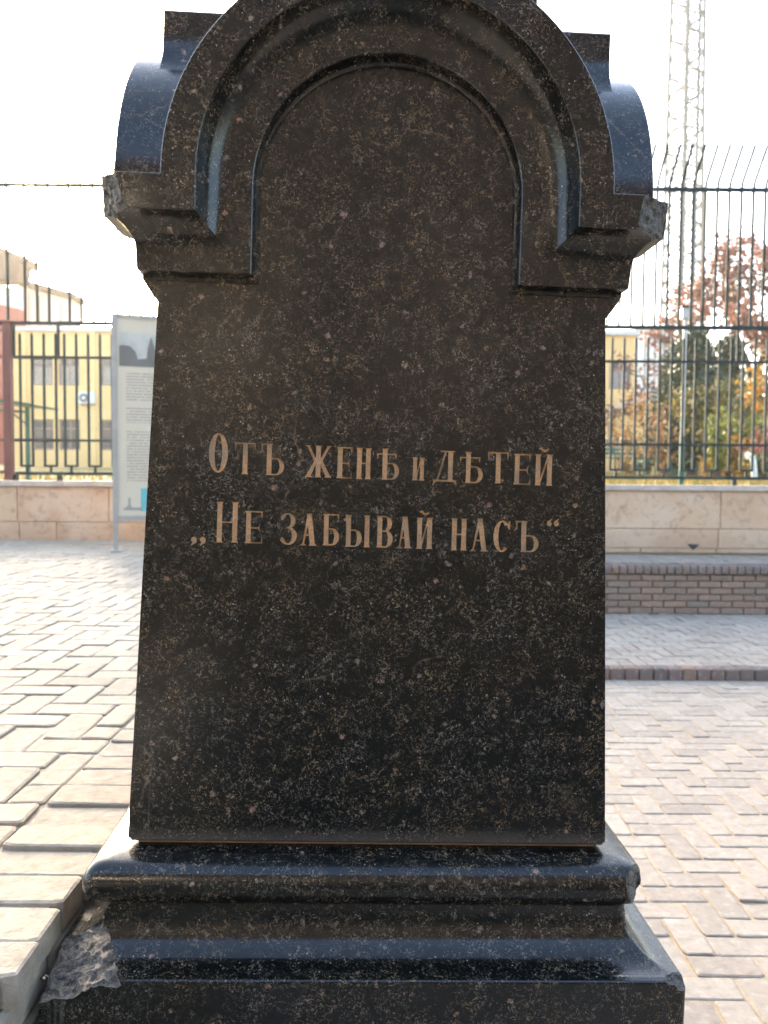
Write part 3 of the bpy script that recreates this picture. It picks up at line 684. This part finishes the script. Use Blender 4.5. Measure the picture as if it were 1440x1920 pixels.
zone = k.math('MULTIPLY', k.math('MULTIPLY', k.math('GREATER_THAN', x, .13), k.math('LESS_THAN', x, .93)), k.math('MULTIPLY', k.math('GREATER_THAN', z, .68), k.math('LESS_THAN', z, 1.72)))
band = k.math('SUBTRACT', 1., k.math('MULTIPLY', k.math('GREATER_THAN', z, 1.16), k.math('LESS_THAN', z, 1.24)))
band2 = k.math('SUBTRACT', 1., k.math('MULTIPLY', k.math('GREATER_THAN', z, 1.40), k.math('LESS_THAN', z, 1.45)))
ink = k.math('MULTIPLY', k.math('MULTIPLY', ink, zone), k.math('MULTIPLY', band, band2))
c = k.mix(k.noise(g, 2, 4, .6), (.50, .44, .33), (.60, .53, .41)); c = k.mix(k.math('MULTIPLY', ink, .62), c, (.16, .14, .12)); M_PRINT = k.set(Base_Color=c, Roughness=.45)
mm = MB(); mm.box((.05, .018, .345), (.99, .032, 2.235)); pn = mm.build('panel', M_PRINT, nb_)
k = NT('faded_photograph'); g = k.obj(); z = k.sep(g)[2]
c = k.mix(k.ramp(k.noise(g, 6, 4, .6), [(.4, 0), (.6, 1)]), (.36, .37, .33), (.45, .45, .40)); M_PH = k.set(Base_Color=c, Roughness=.4)
mm = MB(); mm.box((.07, .0145, 1.78), (.97, .0182, 2.10)); ph = mm.build('photograph', M_PH, pn)
M_PHD = paint('photograph_dark', (.13, .14, .13), .4)
mm = MB(); mm.prism([(.07, 1.78), (.97, 1.78), (.97, 1.84), (.7, 1.845), (.6, 1.86), (.5, 1.85), (.42, 1.86), (.40, 1.95), (.375, 2.03), (.365, 2.07), (.35, 2.03), (.33, 1.95), (.32, 1.86), (.24, 1.85), (.22, 1.92), (.17, 1.97), (.11, 1.98), (.07, 1.97)], .0120, .0146); mm.build('photograph_silhouette', M_PHD, pn)
mm = MB(); mm.box((.26, .0146, .39), (.46, .0182, .61)); mm.build('turquoise_print', paint('turquoise_print', (.13, .48, .50), .4), pn)
mm = MB(); mm.prism([(.10, .40), (.27, .40), (.27, .425), (.18, .425), (.165, .45), (.165, .52), (.14, .52), (.14, .45), (.12, .425), (.10, .425)], .0146, .0182); mm.build('grey_emblem', paint('emblem_grey', (.33, .32, .29), .5), pn)

# ------------------------------------------------------------------ buildings
def window(parent, x, z, wd, ht, y=0, louvre=False, bars=True):
    fr = MB(); t = .09
    fr.box((x, y-.05, z), (x+t, y+.05, z+ht)); fr.box((x+wd-t, y-.05, z), (x+wd, y+.05, z+ht)); fr.box((x+t, y-.05, z), (x+wd-t, y+.05, z+t)); fr.box((x+t, y-.05, z+ht-t), (x+wd-t, y+.05, z+ht)); fr.box((x+wd/2-.035, y-.045, z+t), (x+wd/2+.035, y+.05, z+ht-t))
    fr.box((x+t, y-.042, z+ht*.68), (x+wd/2-.035, y+.05, z+ht*.68+.07)); fr.box((x+wd/2+.035, y-.042, z+ht*.68), (x+wd-t, y+.05, z+ht*.68+.07))
    f = fr.build('window', M_WFR, parent)
    g_ = MB(); g_.box((x+t, y+.0, z+t), (x+wd-t, y+.02, z+ht-t)); g_.build('pane', M_WIN, f)
    if louvre:
        l = MB(); z_ = z+t+.02
        while z_ < z+ht*.66: l.box((x+t+.02, y-.03, z_), (x+wd-t-.02, y-.003, z_+.07)); z_ += .125
        l.build('louvre', M_SHUT, f)
    return f
BY = 43
yb = empty('yellow_building', 'long two storey yellow brick building behind the railing', 'building', (0, BY, 0))
wm = MB()
wins = []
bx = [-26.6+3.68*i for i in range(11)]
for b_ in bx:
    for dx, wd in ((.35, 1.15), (1.78, 1.15)): wins += [(b_+dx, 2.72, wd, 1.62, False), (b_+dx, 6.15, wd, 1.5, True)]
# wall built as piers and spandrels around the openings
X0, X1 = -20.0, 13.42
wins = [w_ for w_ in wins if w_[0] > X0+.1 and w_[0]+w_[2] < X1-.1]
zs = [1.2, 2.72, 4.34, 6.15, 7.65, 9.0]
for (z0, z1, hasw) in ((1.2, 2.72, 0), (2.72, 4.34, 1), (4.34, 6.15, 0), (6.15, 7.65, 2), (7.65, 9.0, 0)):
    if not hasw: wm.box((X0, 0, z0), (X1, .35, z1)); continue
    cur = X0
    for w_ in sorted(w_ for w_ in wins if w_[1] == z0): wm.box((cur, 0, z0), (w_[0], .35, z1)); cur = w_[0]+w_[2]
    wm.box((cur, 0, z0), (X1, .35, z1))
for b_ in bx:
    if X0 < b_-.2 and b_+.35 < X1: wm.box((b_-.25, -.12, 1.2), (b_+.12, -.001, 9.0))
wm.box((X0, .36, 1.2), (X1, 10, 9.0)); wm.build('wall', M_YEL, yb)
for w_ in wins: window(yb, w_[0], w_[1], w_[2], w_[3], .2, w_[4])
mm = MB(); mm.box((X0-.15, -.2, 9.003), (X1+.15, 10.1, 9.22)); mm.build('parapet', M_PALE, yb)
mm = MB(); mm.box((X0, -.03, 4.9), (X1, -.002, 5.05)); mm.build('string_course', M_YEL, yb)
ac = empty('air_conditioner', 'white air conditioner unit on the yellow wall', 'air conditioner', (-16.25, BY-.4, 5.15))
mm = MB(); mm.bbox((0, 0, 0), (.85, .32, .62), .03); mm.build('casing', M_WHT, ac)
mm = MB(); cy = [(.30+.24*math.cos(math.tau*i/24), .31+.24*math.sin(math.tau*i/24)) for i in range(24)]; mm.prism(cy, -.02, .0); mm.build('fan_grille', M_CABLE, ac)
mm = MB(); cy = [(.30+.08*math.cos(math.tau*i/16), .31+.08*math.sin(math.tau*i/16)) for i in range(16)]; mm.prism(cy, -.035, -.021); mm.build('fan_hub', M_WHT, ac)
mm = MB(); mm.box((.10, .05, -.06), (.16, .42, -.001)); mm.box((.66, .05, -.06), (.72, .42, -.001)); mm.build('bracket', M_CABLE, ac)

ch = empty('sky_blocker_building', 'unseen dark brick building with a darker foot, added behind the viewer to block sky from the granite reflections', 'reflection blocker', (0, -9, 0))  # added out of view: keeps bright sky out of the polished stone's reflections
mm = MB(); xs_ = [-13+3.25*i for i in range(9)]
mm.box((-13, -8, 2.3), (13, -.4, 7.4))
for i in range(8):
    a_, b_ = xs_[i]+1.0, xs_[i]+2.25
    mm.box((xs_[i], -.399, 2.3), (a_, 0, 7.4)); mm.box((b_, -.399, 2.3), (xs_[i+1], 0, 7.4)); mm.box((a_, -.399, 2.3), (b_, 0, 2.9)); mm.box((a_, -.399, 5.6), (b_, 0, 7.4))
mm.build('wall', M_BLKB, ch)
mm = MB(); mm.box((-13.1, -8.1, -.02), (13.1, .12, 2.297)); mm.build('dark_reflection_foot', M_BLKF, ch)  # foot made darker so the lower part of the stone mirrors a darker tone
for i in range(8):
    a_, b_ = xs_[i]+1.0, xs_[i]+2.25
    f_ = MB(); f_.box((a_, -.3, 2.9), (a_+.08, -.2, 5.6)); f_.box((b_-.08, -.3, 2.9), (b_, -.2, 5.6)); f_.box((a_+.08, -.3, 2.9), (b_-.08, -.2, 2.98)); f_.box((a_+.08, -.3, 5.52), (b_-.08, -.2, 5.6)); f_.box((a_+.59, -.29, 2.98), (a_+.66, -.21, 5.52))
    fo = f_.build('window', M_WFR, ch); g_ = MB(); g_.box((a_+.08, -.27, 2.98), (b_-.08, -.25, 5.52)); g_.build('pane', M_WIN, fo)
mm = MB(); mm.prism([(-13.4, 7.403), (13.4, 7.403), (13.4, 7.6), (12.5, 9.6), (-12.5, 9.6), (-13.4, 7.6)], -8.4, .35); mm.build('roof', M_ROOF, ch)
def P2(px, py, Y): p = at(px, py, Y); return (p.x, p.z)
ph_ = empty('pale_building', 'pale clad building with a sloping dark roof edge above the yellow building', 'building', (0, 58, 0))
a, b, c_, d_ = P2(34, 536, 58), P2(134, 562, 58), P2(134, 640, 58), P2(34, 640, 58)
mm = MB(); mm.prism([a, b, (b[0], 1.5), (a[0], 1.5)], 0, 1.9); mm.build('wall', M_PALE, ph_)
mm = MB(); e = .55
mm.prism([(a[0]-.3, a[1]+.10+e*.1), (b[0]+.35, b[1]-.05), (b[0]+.35, b[1]+.40), (a[0]-.3, a[1]+.55+e*.1)], -.35, 2.0); mm.build('roof_edge', M_ROOF, ph_)
for i in range(1, 5):
    x = a[0]+(b[0]-a[0])*i/5; mm = MB(); mm.box((x-.03, -.06, 7.5), (x+.03, -.002, a[1]+(b[1]-a[1])*i/5-.3)); mm.build('cladding_joint', M_CABLE, ph_)
rb = empty('red_building', 'red and white building with a big brown sloping roof at the left edge', 'building', (0, 55, 0))
a, b = P2(-60, 440, 55), P2(60, 488, 55); c_ = P2(0, 532, 55); r1, r2 = P2(0, 556, 55), P2(36, 575, 55)
mm = MB(); mm.prism([(a[0], r1[1]-.1), (r2[0], r2[1]-.15), (r2[0], 1.5), (a[0], 1.5)], 0, 1.1); mm.build('red_wall', M_REDW, rb)
mm = MB(); mm.prism([(a[0], r1[1]-.095), (r2[0], r2[1]-.145), (r2[0]+.1, c_[1]-.3), (a[0], c_[1]+.2)], .02, 1.1); mm.build('white_band', M_PALE, rb)
q1, q2 = P2(40, 530, 55), P2(45, 500, 55)
mm = MB(); mm.prism([(a[0], a[1]), (b[0], b[1]), (b[0]-.15, b[1]-.45), (q2[0], q2[1]), (q1[0], q1[1]), (a[0], c_[1]+.21)], -.6, 1.2); mm.build('roof', M_ROOF, rb)
bb = empty('pale_blue_building', 'narrow pale blue clad building beyond the yellow building on the right', 'building', (0, 62, 0))
a, b = P2(1192, 621, 62), P2(1262, 740, 62)
mm = MB(); mm.box((a[0], 0, 5.0), (b[0], 9, a[1])); mm.build('cladding', M_BLUEW, bb)
mm = MB(); mm.box((a[0]+.05, .05, 1.6), (b[0]-.05, 8.9, 4.999)); mm.build('brick_base', M_BRK, bb)
mm = MB(); mm.box((a[0]-.1, -.1, a[1]+.003), (b[0]+.1, 9.1, a[1]+.25)); mm.build('parapet', M_PALE, bb)
for i in range(1, 4): x = a[0]+(b[0]-a[0])*i/4; mm = MB(); mm.box((x-.04, -.03, 5.1), (x+.04, -.002, a[1]-.1)); mm.build('cladding_joint', M_CABLE, bb)
ob = empty('ochre_outbuilding', 'low ochre outbuilding with a dark doorway behind the garden plants', 'building', (0, 34, 0))
a, b = P2(1215, 745, 34), P2(1470, 745, 34)
mm = MB(); dx0, dx1 = P2(1292, 800, 34)[0], P2(1318, 800, 34)[0]; dz = P2(1292, 808, 34)[1]
mm.box((a[0], 0, 1.3), (dx0, 5, a[1]-.2)); mm.box((dx0, 0, dz), (dx1, 5, a[1]-.2)); mm.box((dx1, 0, 1.3), (b[0], 5, a[1]-.2)); mm.build('wall', M_YEL, ob)
mm = MB(); mm.box((dx0, .3, 1.3), (dx1, .4, dz)); mm.build('doorway', M_DARK, ob)
mm = MB(); mm.box((a[0]-.3, -.4, a[1]-.197), (b[0]+.3, 5.3, a[1])); mm.build('roof', M_COPE, ob)

# lattice mast
ms = empty('lattice_mast', 'tall pale steel lattice mast rising behind the railing on the right', 'mast', (20.1, 55, 1.6), R(23))
H = 44.; hb = lambda z: .74+(.98-.74)*(1-min(z, 32)/32)
cor = [(-1, -1), (1, -1), (1, 1), (-1, 1)]
for sx, sy in cor: mm = MB(); mm.tube([(sx*hb(0), sy*hb(0), 0), (sx*hb(32), sy*hb(32), 32), (sx*hb(H), sy*hb(H), H)], .11, 6); mm.build('leg', M_MAST, ms)
for i in range(4):
    c0, c1 = cor[i], cor[(i+1) % 4]; mm = MB(); z = .6; fl = False
    while z < H-1.4:
        A = lambda c_, z_: (c_[0]*hb(z_), c_[1]*hb(z_), z_)
        mm.tube([A(c0, z), A(c1, z)], .07, 4); mm.tube([A(c0, z), A(c1, z+1.25)] if fl else [A(c1, z), A(c0, z+1.25)], .07, 4)
        mm.tube([A(c0, z+.65), A(c1, z+.65)], .035, 4) if i % 2 else None
        z += 1.25; fl = not fl
    mm.build('bracing', M_MAST, ms)
mm = MB(); mm.box((.36, -.66, .5), (.58, -.58, H-.4)); mm.build('cable_tray', M_CABLE, ms)
mm = MB()
mm.tube([(-.40, -.62, .5), (-.40, -.62, H-.5)], .03, 4); mm.tube([(-.10, -.62, .5), (-.10, -.62, H-.5)], .03, 4); z = .7
while z < H-.6: mm.tube([(-.40, -.62, z), (-.10, -.62, z)], .018, 4); z += .38
mm.build('ladder', M_MAST, ms)

# ------------------------------------------------------------------ garden things
def slat_bench(loc, rz, label):
    r = empty('garden_bench', label, 'bench', loc, rz, 'green benches in the garden')
    mm = MB()
    for i in range(4): mm.bbox((-.7, -.22+i*.115, .43), (.7, -.13+i*.115, .455), .004)
    mm.build('seat', M_GRN, r)
    mm = MB()
    for i in range(4): mm.bbox((-.7, .25+i*.025, .52+i*.11), (.7, .275+i*.025, .60+i*.11), .004)
    mm.build('backrest', M_GRN, r)
    for s in (-.6, 0, .6):
        mm = MB(); mm.tube([(s, -.2, 0), (s, -.2, .43)], .022, 6); mm.tube([(s, .22, 0), (s, .22, .44), (s, .34, .94)], .022, 6); mm.tube([(s, -.2, .42), (s, .22, .42)], .02, 6); mm.build('leg', M_GRN, r)
def tw(px, py, Y): p = at(px, py, Y); return p
p = at(1160, 890, 21); slat_bench((p.x, 21, p.z), R(12), 'green slatted bench nearest the monument edge, beyond the railing')
p = at(1268, 893, 25); slat_bench((p.x, 25, p.z), R(-5), 'green slatted bench half hidden behind the white detector post')
p = at(1222, 899, 21.5); t = empty('garden_table', 'small dark green table beside the garden bench', 'table', (p.x, 21.5, p.z))
mm = MB(); mm.bbox((-.3, -.35, .45), (.45, .35, .5), .006); mm.build('table_top', M_GRN, t)
for sx, sy in ((-.26, -.3), (.4, -.3), (.4, .3), (-.26, .3)): mm = MB(); mm.tube([(sx, sy, 0), (sx, sy, .45)], .025, 6); mm.build('leg', M_GRN, t)
p = at(1415, 892, 14); r = empty('vent_pipe', 'white bent vent pipe standing in the garden at the right', 'pipe', (p.x, 14, p.z-.03))
mm = MB(); mm.tube([(0, 0, 0), (-.03, 0, .28), (-.06, 0, .36), (-.12, -.02, .385)], .05, 12); mm.build('pipe', M_WHT, r, 40); mm = MB(); mm.tube([(-.12, -.02, .385), (-.165, -.03, .37)], .058, 12); mm.build('collar', M_WHT, r, 40)
p = at(1393, 880, 26); r = empty('garden_lamp', 'slim pale garden lamp post among the shrubs', 'lamp', (p.x, 26, p.z))
mm = MB(); mm.tube([(0, 0, 0), (0, 0, 1.55)], .06, 10); mm.build('pole', M_WHT, r, 40); mm = MB(); mm.tube([(0, 0, 1.55), (0, 0, 1.62), (0, 0, 1.78), (0, 0, 1.84)], [.08, .17, .17, .04], 12); mm.build('lamp_head', M_MAST, r, 40)
p = at(53, 890, 13); cn = empty('green_shelter', 'green steel shelter with a sloping roof behind the left railing', 'shelter', (p.x, 13, 1.3))
mm = MB(); mm.bbox((-.03, -.03, 0), (.03, .03, 1.22), .004); mm.build('post', M_GRN, cn); mm = MB(); mm.bbox((-1.43, -.03, 0), (-1.37, .03, 1.22), .004); mm.build('post', M_GRN, cn)
mm = MB(); mm.prism([(-1.6, 1.40), (.14, 1.235), (.14, 1.26), (-1.6, 1.43)], -.5, .9); mm.build('roof', M_GRN, cn)
mm = MB(); mm.prism([(-1.35, 1.18), (-.03, 1.12), (-.03, 1.16), (-1.35, 1.22)], -.02, .02); mm.tube([(-.03, 0, .95), (-.28, 0, 1.15)], .015, 6); mm.build('beam', M_GRN, cn)

# ------------------------------------------------------------------ trees and plants
def leaves(mb, pts, size, spread=1., flat=0., n=1):
    for p in pts:
        for _ in range(n):
            q = Vector(p)+Vector((random.gauss(0, spread), random.gauss(0, spread), random.gauss(0, spread)))
            s = size*random.uniform(.6, 1.4)
            a = Vector((random.gauss(0, 1), random.gauss(0, 1), random.gauss(0, 1)*(1-flat))).normalized()
            b = a.cross(Vector((random.gauss(0, 1), random.gauss(0, 1), random.gauss(0, 1)))).normalized()
            mb.add([q-a*s, q+b*s*.45, q+a*s, q-b*s*.45], [(0, 1, 2, 3)])
def branchy(mb, p0, d0, L, r, depth, tips, bend=.35, kids=3, ratio=.68):
    pts = [Vector(p0)]; d = Vector(d0).normalized()
    for i in range(4):
        d = (d+Vector((random.gauss(0, 1), random.gauss(0, 1), random.gauss(0, .7)+.15))*bend*.35).normalized(); pts.append(pts[-1]+d*L/4)
    mb.tube(pts, [r*(1-.12*i) for i in range(5)], 5 if depth > 1 else 4)
    if depth <= 1: tips += pts[2:]
    if depth == 0: tips.append(pts[-1]); return
    for k_ in range(kids):
        t = random.choice([2, 3, 4]) if k_ else 4
        dd = (d+Vector((random.gauss(0, 1), random.gauss(0, 1), random.gauss(0, .8)+.25))*.75).normalized()
        branchy(mb, pts[t], dd, L*ratio*random.uniform(.8, 1.15), r*.58, depth-1, tips, bend, kids, ratio)
def deciduous(name, label, base, H, lean, mat, nl, size, spread, seed, depth=4, kids=3, grp='trees beyond the railing'):
    random.seed(seed); r = empty(name, label, 'tree', base, 0, grp); br = MB(); tips = []
    branchy(br, (0, 0, 0), (lean, 0, 1), H*.36, H*.022, depth, tips, kids=kids)
    br.build('trunk', M_BARK, r, 60); lf = MB(); leaves(lf, random.choices(tips, k=nl), size, spread); lf.build('crown', mat, r); return r
deciduous('autumn_tree', 'large rust leaved autumn tree with sparse crown beyond the right railing', (14.1, 30, 1.5), 11.6, -.12, L_RUST, 7000, .115, .24, 4, 4, 3)
deciduous('autumn_tree', 'smaller rust leaved tree with thin twigs beside the lattice mast', (12.6, 34, 1.5), 9.0, .02, L_RUST, 1300, .12, .22, 9, 4, 3)
deciduous('olive_tree', 'round olive green tree beside the dark drooping evergreen', (8.9, 21, 1.4), 3.5, .0, L_SHRUB, 3200, .075, .2, 44, 3, 4)
def conifer(name, label, base, H, rad, seed, nb=150, mat=L_DARK):
    random.seed(seed); r = empty(name, label, 'tree', base, 0, 'trees beyond the railing'); tr = MB(); lf = MB()
    tr.tube([(0, 0, 0), (.05, 0, H*.5), (0, 0, H)], [.16, .1, .02], 7)
    for i in range(nb):
        z = H*(.12+.86*(i/nb)); L = rad*(1-(z/H)**1.4)*random.uniform(.55, 1.15)+.15; a = random.uniform(0, math.tau)
        pts = [Vector((math.cos(a)*L*t, math.sin(a)*L*t, z+.25*t*L-.45*L*t*t)) for t in (0, .35, .7, 1)]; tr.tube(pts, [.03, .022, .015, .006], 4)
        for k_ in range(34):
            t = random.uniform(.2, 1.); p = Vector((math.cos(a)*L*t, math.sin(a)*L*t, z+.25*t*L-.45*L*t*t)); leaves(lf, [p], .10, .13, .3)
    tr.build('trunk', M_BARK, r); lf.build('crown', mat, r)
p = at(1325, 800, 22); conifer('evergreen_tree', 'dark drooping evergreen tree behind the white detector post', (p.x, 23, 1.45), 4.15, 1.55, 21, 190)
p = at(1275, 800, 26); conifer('evergreen_tree', 'narrower evergreen tree left of the dark drooping one', (p.x, 26.5, 1.45), 4.3, 1.0, 22, 120)
p = at(1390, 800, 27); conifer('evergreen_tree', 'evergreen tree between the dark drooping tree and the yellow tree', (p.x, 28, 1.45), 4.9, 1.4, 23, 150)
deciduous('yellow_tree', 'yellow leaved tree at the right edge of the picture', (8.35, 17.5, 1.4), 3.9, .0, L_YEL, 2600, .085, .17, 31, 3, 4)
deciduous('orange_tree', 'young orange leaved tree in front of the yellow building', (6.55, 18.5, 1.4), 2.3, .0, L_ORG, 650, .06, .11, 35, 3, 4)
deciduous('lime_tree', 'small lime green sapling beside the yellow tree', (7.75, 17, 1.4), 2.2, .0, L_LIME, 420, .07, .12, 36, 2, 4)
deciduous('red_sapling', 'small pink red leaved sapling at the right edge', (7.65, 16, 1.35), 1.5, .05, L_PINK, 300, .06, .10, 38, 2, 4)
def shrub(label, x, y, h, rad, mat, n, seed, size=.06, spike=False):
    random.seed(seed); r = empty('garden_shrub', label, 'shrub', (x, y, 1.38), 0, 'shrubs in the garden'); st = MB(); lf = MB()
    for i in range(9):
        a = random.uniform(0, math.tau); q = Vector((math.cos(a)*rad*random.random(), math.sin(a)*rad*random.random(), h*random.uniform(.7, 1)))
        st.tube([(q.x*.2, q.y*.2, 0), q*.55, q], [.014, .01, .004], 4)
        for k_ in range(n//9):
            t = random.uniform(.25, 1.02) if not spike else random.uniform(.1, 1.0); leaves(lf, [Vector((q.x*(.2+.8*t), q.y*(.2+.8*t), q.z*t))], size, rad*.16)
    st.build('stem', M_BARK, r); lf.build('foliage', mat, r)
for i, (px, Y, h, rad, mat, lab) in enumerate([(1345, 15, 1.15, .22, L_LIME, 'tall plumed yellow green shrub right of the white detector post'), (1365, 16, .9, .25, L_YEL, 'yellow shrub behind the plumed shrub'), (1378, 17.5, 1.3, .2, L_SHRUB, 'tall thin greenish shrub near the garden lamp'),
        (1180, 27, .9, .5, L_ORG, 'orange shrub in front of the yellow building wall'), (1212, 30, 1.0, .5, L_SHRUB, 'green brown shrub beside the yellow building corner'), (1425, 15, .55, .3, L_SHRUB, 'low shrub beside the white vent pipe'), (1330, 19, .5, .4, L_YEL, 'low yellow shrub under the evergreen tree'), (1250, 30, .7, .5, L_YEL, 'yellow shrub behind the second bench')]):
    p = at(px, 880, Y); shrub(lab, p.x, Y, h, rad, mat, 420, 50+i)
random.seed(77); lf = MB()
for i in range(9000):
    y = 10+24*random.random()**1.3; x = random.uniform(.18, .62)*y*(1 if random.random() < .8 else -1); z0 = 1.30+.17*(y-9.28)/20.7
    a = random.uniform(0, math.tau); s = random.uniform(.01, .025); hh = random.uniform(.05, .16)
    lf.add([(x-math.cos(a)*s, y-math.sin(a)*s, z0), (x+math.cos(a)*s, y+math.sin(a)*s, z0), (x+random.gauss(0, .03), y+random.gauss(0, .03), z0+hh)], [(0, 1, 2)])
tag(lf.build('grass', L_GRASS), 'thin autumn grass growing behind the stone wall', 'grass', kind='stuff')

# ------------------------------------------------------------------ hazy backlit air
mm = MB(); mm.box((-70, -40, -1.2), (70, 95, 60)); hz_ = mm.build('haze', None) if False else None
k = NT('haze_air'); k.t.nodes.remove(k.b); pv = k.n('VolumePrincipled'); pv.inputs['Color'].default_value = (1, .95, .88, 1); pv.inputs['Density'].default_value = .0008; pv.inputs['Anisotropy'].default_value = .6
k.put(k.t.nodes['Material Output'].inputs['Volume'], pv.outputs[0])
tag(mm.build('haze', k.m), kind='stuff')
